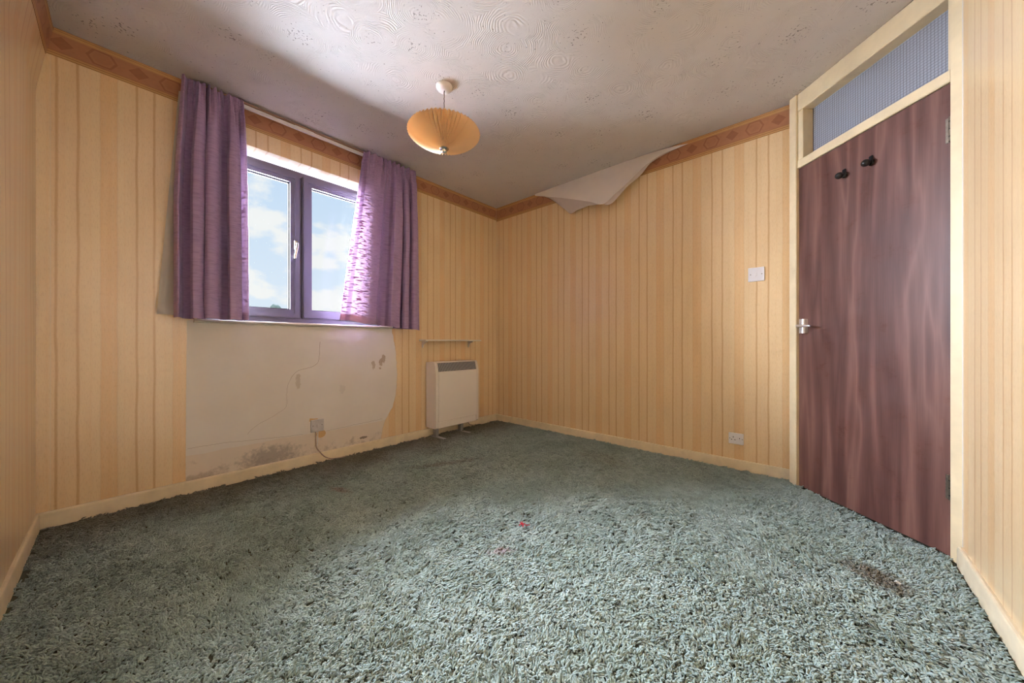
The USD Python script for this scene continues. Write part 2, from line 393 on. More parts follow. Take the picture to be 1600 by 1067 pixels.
curtain_material()
plain("curtain_lining", (.62, .58, .53), .85, .2)
plain("painted_trim", (.80, .66, .42), .40, .45, var=.10, vscale=9.0)
plain("skirting_paint", (.80, .68, .47), .42, .45, var=.12, vscale=11.0)
plain("frame_brown", (.135, .118, .175), .40, .5)
plain("frame_gasket", (.02, .02, .025), .7, .3)
plain("sill_paint", (.80, .72, .60), .4, .5, var=.06)
plain("white_plastic", (.80, .78, .80), .35, .5)
plain("old_plastic", (.60, .56, .54), .38, .5, var=.12, vscale=40)
plain("screw_steel", (.30, .28, .26), .4, .5, metal=1.0)
plain("dark_slot", (.02, .018, .016), .7, .2)
plain("chrome", (.75, .74, .72), .16, .5, metal=1.0)
plain("satin_aluminium", (.68, .67, .68), .34, .5, metal=.85)
plain("hinge_steel", (.26, .22, .17), .38, .5, metal=1.0, var=.3, vscale=60)
plain("black_plastic", (.012, .011, .012), .22, .5)
plain("heater_cream", (.86, .80, .73), .42, .45)
plain("heater_side", (.80, .74, .67), .45, .45)
plain("grille_grey", (.36, .35, .35), .5, .4)
plain("shelf_white", (.80, .74, .66), .45, .4, var=.06)
plain("cable_grey", (.44, .33, .26), .5, .4)
plain("track_white", (.78, .73, .70), .4, .4)
plain("batten_wood", (.34, .20, .13), .55, .3)
plain("rose_white", (.84, .80, .76), .4, .4)
plain("cord_brown", (.16, .10, .08), .6, .3)
plain("paper_back", (.78, .72, .69), .75, .2, var=.04, vscale=7.0)
plain("paper_face", (.60, .51, .47), .75, .2, var=.05, vscale=9.0)
plain("stripped_glue", (.66, .42, .20), .7, .2)
plain("wall_outer", (.55, .50, .45), .8, .2)
plain("red_fluff", (.62, .04, .06), .9, .1)
plain("paper_white", (.85, .84, .84), .8, .2)
mat("shade_fabric", {
    "p": ("principled_bsdf", {"base_color": (.93, .70, .42), "roughness": .6, "specular_ior_level": .25}), "t": ("translucent_bsdf", {"color": (.95, .70, .40)}), "m": ("mix_closure", {"fac": .42}),
}, [("p.BSDF", "m.closure1"), ("t.BSDF", "m.closure2")], "m.closure")
mat("window_glass", {
    "t": ("transparent_bsdf", {"color": (.97, .985, 1.0)}), "gl": ("glossy_bsdf", {"color": (.12, .12, .12), "roughness": .0}), "f": ("fresnel", {"IOR": 1.45}), "m": ("mix_closure", {}),
}, [("f.fac", "m.fac"), ("t.BSDF", "m.closure1"), ("gl.BSDF", "m.closure2")], "m.closure")
mat("obscured_glass", {
    "g": ("texture_coordinate", {}), "n": ("noise_texture", {"scale": 130.0, "detail": 2.0}), "b": ("bump", {"strength": .3, "distance": .001}),
    "p": ("principled_bsdf", {"base_color": (.37, .40, .46), "roughness": .18, "specular_ior_level": .6, "coat_weight": .3}),
}, [("g.object", "n.vector"), ("n.fac", "b.height"), ("b.normal", "p.normal")], "p.BSDF")
plain("wire_dark", (.14, .14, .16), .5, .4, metal=.3)

# carpet: grey-green shag with worn, stained patches
def carpet_material(name, dark):
    nd = {
        "g": ("geometry", {}), "oi": ("object_info", {}),
        "n": ("noise_texture", {"scale": 3.2, "detail": 5.0, "roughness": .6}),
        "r": ("rgb_ramp", {"ramp": [(0, (.225, .30, .26)), (.42, (.29, .37, .335)), (.58, (.35, .435, .405)), (1, (.40, .48, .455))]}),
        "ri": ("map_range", {"from_min": 0.0, "from_max": 1.0, "to_min": .82, "to_max": 1.14}), "mv": ("mix", {"mix_type": "multiply", "fac": 1.0}),
        # grime along the window wall
        "sep": ("separate_xyz", {}), "gn": ("noise_texture", {"scale": 2.4, "detail": 4.0}), "ga": ("math", {"math_type": "multiply_add", "value2": -.42}),
        "gr": ("map_range", {"from_min": -.08, "from_max": .34, "to_min": .88, "to_max": 0.0, "clamp": True}), "gm": ("mix", {"color2": (.125, .098, .062)}),
        "p": ("principled_bsdf", {"roughness": .75, "specular_ior_level": .25, "sheen_weight": .30, "sheen_roughness": .5, "sheen_tint": (.85, .95, .95)}),
    }
    ln = [("g.position", "n.vector"), ("n.fac", "r.fac"), ("oi.random", "ri.value"), ("r.color", "mv.color1"), ("ri.result", "mv.color2"),
          ("g.position", "sep.vector"), ("g.position", "gn.vector"), ("gn.fac", "ga.value1"), ("sep.x", "ga.value3"), ("ga.value", "gr.value"), ("gr.result", "gm.fac"), ("mv.color", "gm.color1")]
    last = "gm.color"
    # (x, y, radius along, radius across, angle, colour, strength)
    for k, (x, y, ra, rb, ang, col, st) in enumerate([(2.880, -.950, .125, .065, -36, (.135, .10, .06), .85), (1.735, -1.765, .06, .025, 50, (.42, .24, .27), .55), (1.52, -.42, .22, .14, 0, (.22, .20, .14), .35),
                                                      (2.05, -1.10, .08, .025, 60, (.20, .20, .15), .5), (.62, -1.95, .09, .03, 20, (.24, .09, .06), .5), (.72, -1.25, .30, .05, 65, (.13, .11, .08), .6)]):
        q, a = f"c{k}", math.radians(-ang)
        ca, sa = math.cos(a), math.sin(a)
        lx, ly = -(x * ca - y * sa) / ra, -(x * sa + y * ca) / rb
        nd |= {q + "rt": ("vector_rotate", {"rotate_type": "z_axis", "angle": a}), q + "m": ("mapping", {"location": (lx, ly, 0), "scale": (1 / ra, 1 / rb, 0)}), q + "l": ("vector_math", {"math_type": "length"}),
               q + "n": ("noise_texture", {"scale": 26.0, "detail": 5.0}), q + "a": ("math", {"math_type": "multiply_add", "value2": 1.5}),
               q + "r": ("map_range", {"from_min": 1.15, "from_max": 1.9, "to_min": st, "to_max": 0.0, "clamp": True}), q + "x": ("mix", {"color2": col})}
        ln += [("g.position", q + "rt.vector"), (q + "rt.vector", q + "m.vector"), (q + "m.vector", q + "l.vector1"), ("g.position", q + "n.vector"), (q + "n.fac", q + "a.value1"), (q + "l.value", q + "a.value3"),
               (q + "a.value", q + "r.value"), (q + "r.result", q + "x.fac"), (last, q + "x.color1")]
        last = q + "x.color"
    ln += [(last, "p.base_color")]
    return mat(name, nd, ln, "p.BSDF")


carpet_material("carpet_yarn", False)
plain("carpet_backing", (.10, .105, .075), .95, .1)

# ------------------------------------------------------------------ room shell
DC, DE = np.array([2.629, -.075]), np.array([3.131, -.585])          # the door's edges on plan
DT = (DE - DC) / np.linalg.norm(DE - DC)                              # along the door, latch to hinge
DN = np.array([DT[1], -DT[0]])                                        # into the room
ROOM = Polygon([(0, LY), (WX, LY), (WX, -.588), (2.637, -.067), (2.597, 0), (0, 0)])

floor = obj("floor", cbox((-.25, LY - .25, -.12), (WX + .25, .25, -.022), .001), "carpet_backing", kind="structure", smooth=False)
ceil = obj("ceiling", cbox((-.25, LY - .25, H), (WX + .25, .25, H + .15), .001), "ceiling_paper", kind="structure", smooth=False)

# window wall: plaster with the window opening, papered except for the bare patch under the sill
wall_w = thing("wall_window", kind="structure")
opening = sbox(WY0, WZ0, WY1, WZ1)
full = sbox(LY - .25, -.022, .25, H)
m, uv = sheet(full.difference(opening), .25, (-.25, 0, 0), (0, 1, 0), (1, 0, 0))
obj("plaster", m, "plaster", wall_w, smooth=False)
bare = [(-2.552, .985), (-2.556, .5), (-2.558, .09), (-2.553, .0), (-1.36, .0), (-1.368, .06), (-1.352, .15), (-1.335, .20), (-1.310, .24), (-1.27, .30), (-1.245, .364), (-1.228, .47), (-1.222, .58), (-1.226, .69), (-1.243, .83), (-1.270, .955), (-1.275, .985)]
patch = Polygon(bare).buffer(.012, join_style="round").buffer(-.012)
jag = []
for a in np.array(patch.segmentize(.012).exterior.coords)[:-1]:
    k = .0035 * (meshkit.noise(np.array([a[0] * 60, a[1] * 60, 3.0])) - .5) * (2.2 if a[0] > -1.5 else .5)
    jag.append((a[0] + k, a[1]))
patch = Polygon(jag).buffer(0)
papered = sbox(LY + .045, .060, -.0025, 2.225).difference(opening).difference(patch.union(sbox(-2.54, .9, -1.29, .99)))
m, uv = sheet(papered, .0016, (0, 0, 0), (0, 1, 0), (1, 0, 0), 2.874 + PERIOD * 4)
obj("wallpaper", m, "wallpaper", wall_w, uv=uv)
m, uv = sheet(sbox(LY + .001, .060, LY + .044, 2.23), .0008, (0, 0, 0), (0, 1, 0), (1, 0, 0), .12)
obj("wallpaper", m, "wallpaper", wall_w, uv=uv, label="narrow strip of wallpaper tucked into the corner")
# striped paper lining the window reveal
rv = sbox(0, 0, .125, WY1 - WY0)
m = extrude(rv, .0012)
uv = np.array(m.vertices)[:, [1, 0]] + [2.874 + PERIOD * 4 + WY0, 0]
obj("reveal_paper", place(m, (-.125, WY0, WZ1 - .0013), (1, 0, 0), (0, 1, 0), (0, 0, 1)), "wallpaper", wall_w, uv=uv)

# back wall
wall_b = thing("wall_back", kind="structure")
m, uv = sheet(sbox(0, -.022, 2.600, H), .25, (0, 0, 0), (1, 0, 0), (0, 1, 0))
obj("plaster", m, "plaster", wall_b, smooth=False)
m, uv = sheet(sbox(.002, .055, 2.594, 2.215), .0016, (0, 0, 0), (1, 0, 0), (0, -1, 0), -.183 + PERIOD * 4)
obj("wallpaper", m, "wallpaper", wall_b, uv=uv)

# right wall
wall_r = thing("wall_right", kind="structure")
m, uv = sheet(sbox(LY - .25, -.022, -.60, H), .25, (WX, 0, 0), (0, 1, 0), (1, 0, 0))
obj("plaster", m, "plaster", wall_r, smooth=False)
m, uv = sheet(sbox(LY, .060, -.648, H), .0016, (WX, 0, 0), (0, 1, 0), (-1, 0, 0), .916 + .058 + PERIOD * 12)
obj("wallpaper", m, "wallpaper", wall_r, uv=uv)

# left wall: its paper has come away at the top near the corner and leans into the room
wall_l = thing("wall_left", kind="structure")
m, uv = sheet(sbox(-.25, -.022, WX + .25, H), .25, (0, LY, 0), (1, 0, 0), (0, -1, 0))
obj("plaster", m, "plaster", wall_l, smooth=False)


def lift(x, z):
    """How far the left wall's paper stands off the wall."""
    a = np.clip((z - 2.02) / (H - 2.02), 0, 1)
    b = np.clip(1 - (x - .0) / 1.15, 0, 1)
    c = np.clip((z - .0) / .12, 0, 1)
    return .0015 + .052 * a ** 1.15 * b ** .6 + .0022 * c * (1 + np.sin(x * 9.0 + z * 2)) * np.clip(x / .1, 0, 1)


nx_, nz_ = 120, 110
fn = lambda s, t: (.004 + s * (WX - .01), LY + lift(.004 + s * (WX - .01), .06 + t * 2.16), .06 + t * 2.16)
m = grid(nx_, nz_, fn)
sgn = np.array(m.vertices)
uv0 = sgn[:, [0, 2]] * [1, 1] + [.035 + PERIOD * 2, 0]
m = shell(m, .0012)
obj("wallpaper", m, "wallpaper", wall_l, uv=np.vstack([uv0, uv0]), label="wallpaper sheet lifting off the wall towards the top corner")

# corner wall that holds the door: seals the splay behind the frame
wall_d = thing("wall_door", kind="structure")
o = np.array([DC[0], DC[1], 0])
dt3, dn3 = np.array([*DT, 0]), np.array([*DN, 0])


def dbox(s0, s1, z0, z1, d0, d1, c=.002):
    """A box in the door's frame: s along the door, z up, d into the room from the door's face."""
    return place(cbox((s0, z0, d0), (s1, z1, d1), c), o, dt3, (0, 0, 1), dn3)


obj("hall_side", dbox(-.30, 1.05, -.05, H + .05, -.30, -.20), "wall_outer", wall_d)

# papered borders below the ceiling
def border(name, a, b, z0, z1, o_, ax, az, ph):
    m = extrude(sbox(a, 0, b, 1), .0022)
    uvb = np.array(m.vertices)[:, :2] + [ph, 0]
    v = np.array(m.vertices)
    v[:, 1] = z0 + v[:, 1] * (z1 - z0)
    m = trimesh.Trimesh(v, m.faces, process=False)
    m = place(m, o_, ax, (0, 0, 1), az)
    if np.linalg.det(np.array([ax, (0, 0, 1), az], float)) < 0:
        m.invert()
    return obj(name, m, "border_paper", uv=uvb, kind="structure")


border("trim_1", LY + .004, -.003, 2.222, H - .002, (0, 0, 0), (0, 1, 0), (1, 0, 0), 4.08)
border("trim_2", .003, 2.594, 2.208, H - .002, (0, 0, 0), (1, 0, 0), (0, -1, 0), 2.295 - 2.27 + .25 * .255 + .255)
m = grid(120, 14, lambda s, t: (.004 + s * (WX - .02), LY + .0012 + lift(.004 + s * (WX - .02), 2.215 + t * .135), 2.215 + t * .135))
uvb = np.array(m.vertices)[:, [0, 2]]
uvb[:, 1] = (uvb[:, 1] - 2.215) / .135
m = shell(m, .0012)
obj("trim_3", m, "border_paper", uv=np.vstack([uvb, uvb]), kind="structure")

# skirting boards
def skirting(name, L, o_, ax, az, h=.080, end=0):
    prof = Polygon([(0, 0), (.016, 0), (.016, h - .010), (.013, h - .003), (.008, h), (0, h)])
    m = trimesh.creation.extrude_polygon(prof, L, engine="earcut")      # local x = out of wall, y = up, z = along
    m = place(m, o_, az, (0, 0, 1), ax)
    if np.linalg.det(np.array([az, (0, 0, 1), ax], float)) < 0:
        m.invert()
    return obj(name, m, "skirting_paint", kind="structure")


skirting("baseboard_window", -LY, (0, LY, -.022), (0, 1, 0), (1, 0, 0))
skirting("baseboard_back", 2.598 - .016, (.016, 0, -.022), (1, 0, 0), (0, -1, 0))
skirting("baseboard_right", -.640 - LY, (WX, LY, -.022), (0, 1, 0), (-1, 0, 0), h=.085)
skirting("baseboard_left", WX - .032, (.016, LY, -.022), (1, 0, 0), (0, 1, 0))

# ------------------------------------------------------------------ window
win = thing("window_1", kind="structure")
FX0, FX1 = -.195, -.125


def wbox(y0, y1, z0, z1, x0, x1, c=.004):
    return cbox((x0, y0, z0), (x1, y1, z1), c)


fw = .045
zs, yt = WZ0 + .012, WZ1 - .012
for nm, b in (("frame_head", (WY0, WY1, yt - fw, yt)), ("frame_foot", (WY0, WY1, zs, zs + fw)), ("frame_jamb", (WY0, WY0 + fw, zs + fw, yt - fw)), ("frame_jamb", (WY1 - fw, WY1, zs + fw, yt - fw))):
    obj(nm, wbox(*b, FX0, FX1), "frame_brown", win)
MY = -1.928
obj("mullion", wbox(MY - .016, MY + .016, zs + fw, yt - fw, FX0, FX1 + .002), "frame_brown", win)
for k, (y0, y1) in enumerate(((WY0 + fw - .008, MY - .008), (MY + .008, WY1 - fw + .008))):
    z0, z1 = zs + fw - .010, yt - fw + .010
    w = .062
    # mitred, stepped casement: an outer profile and an inner bead sloping to the glass
    ring = sbox(y0, z0, y1, z1).difference(sbox(y0 + w, z0 + w, y1 - w, z1 - w))
    m, _ = sheet(ring, .05, (FX1 - .032, 0, 0), (0, 1, 0), (1, 0, 0))
    sash = obj("sash", m, "frame_brown", win, smooth=False)
    lipm, _ = sheet(sbox(y0 + .006, z0 + .006, y1 - .006, z1 - .006).difference(sbox(y0 + .034, z0 + .034, y1 - .034, z1 - .034)), .008, (FX1 + .018, 0, 0), (0, 1, 0), (1, 0, 0))
    obj("sash_lip", lipm, "frame_brown", sash, smooth=False)
    gask, _ = sheet(sbox(y0 + w - .0015, z0 + w - .0015, y1 - w + .0015, z1 - w + .0015).difference(sbox(y0 + w + .005, z0 + w + .005, y1 - w - .005, z1 - w - .005)), .02, (FX1 - .03, 0, 0), (0, 1, 0), (1, 0, 0))
    obj("gasket", gask, "frame_gasket", sash, smooth=False)
    obj("pane", wbox(y0 + w, y1 - w, z0 + w, z1 - w, FX1 - .028, FX1 - .022, .0005), "window_glass", sash, smooth=False)
    if k == 0:
        hy, hz = y1 - .030, 1.555
        base = obj("handle_plate", wbox(hy - .013, hy + .013, hz - .035, hz + .035, FX1 + .026, FX1 + .036, .004), "chrome", sash)
        pth = [(FX1 + .034, hy, hz + .012), (FX1 + .058, hy, hz + .012), (FX1 + .072, hy - .002, hz + .004), (FX1 + .074, hy - .006, hz - .03), (FX1 + .072, hy - .014, hz - .075), (FX1 + .070, hy - .018, hz - .105)]
        tt = np.linspace(0, 1, 24)
        P_ = PchipInterpolator(np.linspace(0, 1, len(pth)), np.array(pth))(tt)
        obj("handle_lever", tube(P_, np.interp(tt, [0, .3, .6, 1], [.007, .009, .0095, .008]), 10), "chrome", sash, smooth=50)
# sill board with a rounded nose
prof = Polygon([(-.125, 0), (.022, 0), (.029, .004), (.032, .010), (.029, .017), (.022, .020), (-.125, .020)])
m = trimesh.creation.extrude_polygon(prof, 1.25, engine="earcut")
m = place(m, (0, -2.524, WZ0 - .012), (1, 0, 0), (0, 0, 1), (0, 1, 0))
m.invert()
sill = cat(m)
obj("sill", sill, "sill_paint", win, smooth=40)

# outside: lawn far below the window and pale treetops just above the sill line
plain("lawn", (.16, .22, .09), .9, .1, var=.2, vscale=.4)
plain("far_foliage", (.46, .58, .52), .8, .1, var=.35, vscale=1.6)
plain("bark", (.20, .16, .12), .9, .1)
gm_ = trimesh.creation.box((120, 160, .2))
gm_.apply_translation((-62, 0, -2.9))
obj("ground", gm_, "lawn", kind="structure", smooth=False)
for k, (tx, ty, tz, tr_, lb) in enumerate([(-56.0, 8.6, 6.1, .95, "pale distant treetop low in the left pane, beside the left curtain"), (-55.2, 11.9, 6.2, 1.0, "pale distant treetop low in the left pane, near the mullion"),
                                           (-53.0, 17.2, 6.1, 1.1, "pale distant treetop low in the right window pane")]):
    g = np.random.default_rng(40 + k)
    blobs = []
    for _ in range(16):
        b = trimesh.creation.icosphere(2, tr_ * g.uniform(.35, .62))
        v = np.array(b.vertices)
        b.vertices = v * (1 + .55 * (meshkit.noise(v * 3.2 + k * 7, k)[:, None] - .5))
        d = g.normal(0, 1, 3)
        d = d / np.linalg.norm(d) * tr_ * g.uniform(.2, .95) * [1, 1, 1.5]
        b.apply_translation(np.array([tx, ty, tz - 1.7 * tr_]) + d)
        blobs.append(b)
    t_ = thing("distant_tree", lb, "tree")
    obj("crown", cat(*blobs), "far_foliage", t_, smooth=True)
    obj("trunk", tube([(tx, ty, -2.85), (tx + .1, ty, 0), (tx, ty + .1, tz - tr_)], [.28, .2, .1], 8), "bark", t_)

# ------------------------------------------------------------------ door
door = thing("door_1", kind="structure")
m, uv = sheet(sbox(.002, -.008, .713, 1.906), .04, (0, 0, 0), (1, 0, 0), (0, 0, 1))
mm = extrude(sbox(.002, -.008, .713, 1.906), .04)
uv = np.array(mm.vertices)[:, :2]
leaf = obj("door_leaf", place(mm, o - dn3 * .04, dt3, (0, 0, 1), dn3), "door_veneer", door, uv=uv)
obj("jamb", dbox(-.050, .0, -.02, H - .002, -.10, .018, .003), "painted_trim", door)
obj("jamb", dbox(.715, .765, -.02, H - .002, -.10, .018, .003), "painted_trim", door)
obj("frame_head", dbox(.0, .715, 2.252, H - .002, -.10, .010, .004), "painted_trim", door)
obj("transom_rail", dbox(.0, .715, 1.908, 1.957, -.10, .012, .004), "painted_trim", door)
fs = obj("fanlight_stop", cat(dbox(.0, .034, 1.957, 2.252, -.10, .006, .003), dbox(.700, .715, 1.957, 2.252, -.10, .006, .003)), "painted_trim", door)
gl = obj("fanlight_pane", dbox(.030, .705, 1.950, 2.256, -.062, -.056, .0005), "obscured_glass", door, smooth=False)
wires = []
for s in np.arange(.040, .70, .0127):
    wires.append(dbox(s - .0006, s + .0006, 1.958, 2.250, -.0563, -.0553, .0001))
for z in np.arange(1.963, 2.25, .0127):
    wires.append(dbox(.035, .699, z - .0006, z + .0006, -.0563, -.0553, .0001))
obj("glass_wire", cat(*wires), "wire_dark", door, smooth=False, kind="stuff", label="fine square wire mesh in the obscured glass")
for z in (1.668, .220):
    kn = [trimesh.creation.cylinder(.0075, .1, sections=14)]
    m = place(kn[0], o + dt3 * .712 + dn3 * .006 + np.array([0, 0, z + .05]), dt3, dn3, (0, 0, 1))
    hg = obj("hinge", cat(m, dbox(.690, .712, z, z + .1, -.002, .0015, .0005)), "hinge_steel", door)
    for q in (.02, .05, .08):
        obj("knuckle_joint", place(trimesh.creation.cylinder(.0079, .002, sections=14), o + dt3 * .712 + dn3 * .006 + np.array([0, 0, z + q]), dt3, dn3, (0, 0, 1)), "dark_slot", hg)
# lever furniture: a curved cover plate with a lever through its middle
pl = Polygon([(x, .022 * (1 - ((x - .021) / .021) ** 4) ** .5 + .004) for x in np.linspace(0, .042, 17)] + [(.042, 0), (0, 0)])
m = trimesh.creation.extrude_polygon(pl, .084, engine="earcut")           # local x along door, y out, z up
hp = obj("handle_plate", place(m, o + dt3 * .021 + np.array([0, 0, .912]), dt3, dn3, (0, 0, 1)), "satin_aluminium", door, smooth=40, label="silver cover plate of the door handle")
pth = np.array([(.034, .018, .955), (.036, .040, .955), (.050, .054, .955), (.080, .058, .954), (.112, .056, .952), (.130, .052, .951)])
tt = np.linspace(0, 1, 26)
P_ = PchipInterpolator(np.linspace(0, 1, 6), pth)(tt)
P3 = o + P_[:, :1] * dt3 + P_[:, 1:2] * dn3 + P_[:, 2:] * np.array([0, 0, 1])
obj("handle_lever", tube(P3, np.interp(tt, [0, .4, 1], [.009, .0075, .0055]), 12), "satin_aluminium", hp, smooth=50)
for sx, lb in ((.278, "black ball hook nearer the latch edge"), (.409, "black ball hook nearer the hinges")):
    bpos = o + dt3 * sx + np.array([0, 0, 1.740])
    st = place(lathe([(0, 0), (.012, 0), (.012, .003), (.006, .006), (.0055, .020), (.008, .024), (0, .026)], 20), bpos, dt3, np.cross(dn3, dt3), dn3)
    hk = obj("coat_hook", st, "black_plastic", door, label=lb)
    ball = trimesh.creation.icosphere(3, .0175)
    ball.apply_scale([1, .95, 1])
    obj("hook_knob", place(ball, bpos + dn3 * .032 + np.array([0, 0, -.006]), dt3, (0, 0, 1), dn3), "black_plastic", hk, smooth=True)
    obj("back_plate", place(cbox((-.010, -.016, 0), (.010, .030, .008), .004), bpos, dt3, (0, 0, 1), dn3), "black_plastic", hk, smooth=40)

# ------------------------------------------------------------------ curtains and their track
tr = thing("curtain_track", "white curtain track along the top of the window wall on a thin wooden batten", "curtain track")
prof = Polygon([(0, 0), (.014, 0), (.014, .020), (.010, .022), (.004, .022), (0, .020)])
m = trimesh.creation.extrude_polygon(prof, 1.47, engine="earcut")
m = place(m, (.050, -2.570, 2.309), (1, 0, 0), (0, 0, 1), (0, 1, 0))
m.invert()
obj("rail", m, "track_white", tr)
obj("batten", cbox((.040, -2.545, 2.3335), (.0645, -1.11, 2.346), .002), "batten_wood", tr, label="brown wooden batten above the rail")
for y in np.linspace(-2.53, -1.13, 6):
    obj("bracket", cat(cbox((.004, y - .010, 2.336), (.041, y + .010, 2.342), .001), cbox((.046, y - .010, 2.315), (.0505, y + .010, 2.334), .001)), "track_white", tr)
obj("rail_joiner", cbox((.049, -2.02, 2.3082), (.0655, -1.90, 2.3315), .001), "track_white", tr)


def fold_fn(knots):
    k = np.array(knots, float)
    return PchipInterpolator(k[:, 0], k[:, 1])


def curtain(name, label, zt, zb, left, right, knots, amp, x0, ripple, seed, fold0):
    """left, right: functions of t (0 top, 1 bottom) giving the cloth's edges in y."""
    nu, nv = 260, 90
    ff = fold_fn(knots)

    def fn(s, t):
        L_, R_ = left(t), right(t)
        wob = (meshkit.noise(np.stack([s * 5 + seed, t * 2.2, np.zeros_like(s)], -1)) - .5)
        ss = np.clip(s + .030 * wob * t * (1 - s) * s * 4, 0, 1)
        a = amp * (.45 + .55 * np.clip(t / .30, 0, 1))
        f = ff(ss) * a
        head = np.clip(1 - t / .055, 0, 1) ** .7
        top = .014 * np.sin(s * ripple + 2.0 * np.sin(s * 9 + seed)) + .004 * np.sin(s * ripple * 2.3 + seed)
        x = x0 + f * (1 - .8 * head) + top * np.clip(1 - t / .20, 0, 1) ** 1.3
        x = x - .010 * np.exp(-((t - .062) / .014) ** 2)
        gg = np.clip(ff(ss) * ff.derivative()(ss), -9, 9)
        y = L_ + (R_ - L_) * s - .0016 * gg * np.clip(t / .3, .15, 1) * np.clip((s - fold0) / .08, 0, 1) * np.clip((1 - s) / .10, 0, 1)
        zz = zt + (zb(s) - zt) * t + .006 * np.sin(s * ripple + 1.2) * np.clip(1 - t / .03, 0, 1)
        return x, y, zz
    m = grid(nu, nv, fn)
    s, t = np.meshgrid(np.linspace(0, 1, nu), np.linspace(0, 1, nv), indexing="ij")
    uvc = np.stack([s.ravel() * .9, (1 - t.ravel()) * 1.33], -1)
    root = thing(name, label, "curtain")
    b = str(root.GetPath())
    usd = usdkit.mesh(stage, numbered(b, "drape"), m, f"{LOOKS}/curtain_satin", smooth=True, uv=uvc)
    return root, fn


rootL, fnL = curtain("curtain", "mauve curtain left of the window with pale lining showing at its outer edge", 2.325, lambda s: .992 + .002 * np.sin(s * 20),
        lambda t: np.interp(t, [0, .3, .5, 1], [-2.583, -2.606, -2.616, -2.616]), lambda t: np.interp(t, [0, .06, .2, .6, 1], [-2.305, -2.300, -2.293, -2.286, -2.283]),
        [(0, .1), (.05, .7), (.13, -1), (.19, -.7), (.27, .9), (.345, .4), (.365, -1.2), (.40, .2), (.47, 1), (.56, .5), (.63, -.6), (.68, -.9), (.76, .8), (.83, .7), (.87, -.7), (.92, .3), (.965, .6), (1, -.6)], .060, .106, 62, 3.1, .14)
rootR, fnR = curtain("curtain", "mauve curtain right of the window, its bright leading edge slanting over the glass", 2.334, lambda s: 1.022 - .062 * s + .004 * np.sin(s * 16),
        lambda t: np.interp(t, [0, .1, .3, .6, 1], [-1.568, -1.585, -1.620, -1.675, -1.745]), lambda t: np.interp(t, [0, .1, .4, 1], [-1.119, -1.108, -1.098, -1.087]),
        [(0, .1), (.03, -.55), (.07, -.50), (.105, .15), (.25, .35), (.40, .15), (.46, -.5), (.53, -.8), (.60, .9), (.67, .9), (.71, -.9), (.75, -.3), (.80, .8), (.84, -.9), (.88, -.7), (.93, .7), (1, .5)], .056, .104, 66, 7.7, .44)


def lining(root, y0t, y1t, y0b, y1b, zt, zb, x0, seed):
    m = grid(50, 40, lambda s, t: (x0 + .006 * np.sin(s * 14 + seed) * t + .004 * np.sin(s * 33), y0t + (y1t - y0t) * s + (y0b - y0t) * t * (1 - s) + (y1b - y1t) * t * s, zt + (zb - zt) * t + .004 * np.sin(s * 9 + seed)))
    return obj("lining", shell(m, .0012), "curtain_lining", root, smooth=60, label="pale cream curtain lining")


lining(rootL, -2.588, -2.305, -2.676, -2.292, 2.27, 1.008, .026, 1.0)
lining(rootR, -1.545, -1.125, -1.585, -1.10, 2.27, 1.022, .026, 2.0)

# ------------------------------------------------------------------ storage heater and shelf
ht = thing("storage_heater", "cream upright electric storage heater standing against the wall in the corner under the shelf", "heater")
hx0, hx1, hy0, hy1, hz0, hz1 = .018, .165, -.939, -.424, .082, .678
prof = Polygon([(hx0, hz0), (hx1 - .012, hz0), (hx1, hz0 + .012), (hx1, hz1 - .085), (hx1 - .018, hz1 - .012), (hx1 - .030, hz1), (hx0, hz1)])
core = trimesh.creation.extrude_polygon(Polygon([(hx0, hz0), (hx1 - .004, hz0), (hx1 - .004, hz1 - .085), (hx1 - .025, hz1 - .004), (hx0, hz1 - .004)]), hy1 - hy0 - .05, engine="earcut")
def xz(m, y):
    m = place(m, (0, y, 0), (1, 0, 0), (0, 0, 1), (0, 1, 0))
    m.invert()
    return m
obj("core", xz(core, hy0 + .025), "heater_side", ht)
for y in (hy0, hy1 - .030):
    pp = prof.buffer(-.003).buffer(.003, quad_segs=4)
    obj("side_panel", xz(trimesh.creation.extrude_polygon(pp, .030, engine="earcut"), y), "heater_side", ht, smooth=40)
obj("front_panel", cbox((hx1 - .010, hy0 + .029, hz0 + .058), (hx1 + .003, hy1 - .029, hz1 - .085), .003), "heater_cream", ht)
obj("kick_panel", cbox((hx1 - .012, hy0 + .029, hz0 + .002), (hx1 - .001, hy1 - .029, hz0 + .056), .003), "heater_cream", ht)
obj("top_panel", cbox((hx0, hy0 + .029, hz1 - .006), (hx1 - .024, hy1 - .029, hz1 + .001), .002), "heater_cream", ht)
# outlet grille of fine upright fins on the sloping brow
g0, g1 = np.array([hx1 - .001, hz1 - .083]), np.array([hx1 - .022, hz1 - .008])
gd = (g1 - g0) / np.linalg.norm(g1 - g0)
gn = np.array([gd[1], -gd[0]])
gm = [place(cbox((-.0, 0, 0), (hy1 - hy0 - .06, np.linalg.norm(g1 - g0), .003), .001), (g0[0] - gn[0] * .004, hy0 + .03, g0[1] - gn[1] * .004), (0, 1, 0), (gd[0], 0, gd[1]), (gn[0], 0, gn[1]))]
gr = obj("grille", gm[0], "dark_slot", ht, smooth=False)
fins = []
for y in np.arange(hy0 + .036, hy1 - .034, .0095):
    fins.append(place(cbox((0, 0, 0), (.0045, np.linalg.norm(g1 - g0), .004), .0005), (g0[0] - gn[0] * .001, y, g0[1] - gn[1] * .001), (0, 1, 0), (gd[0], 0, gd[1]), (gn[0], 0, gn[1])))
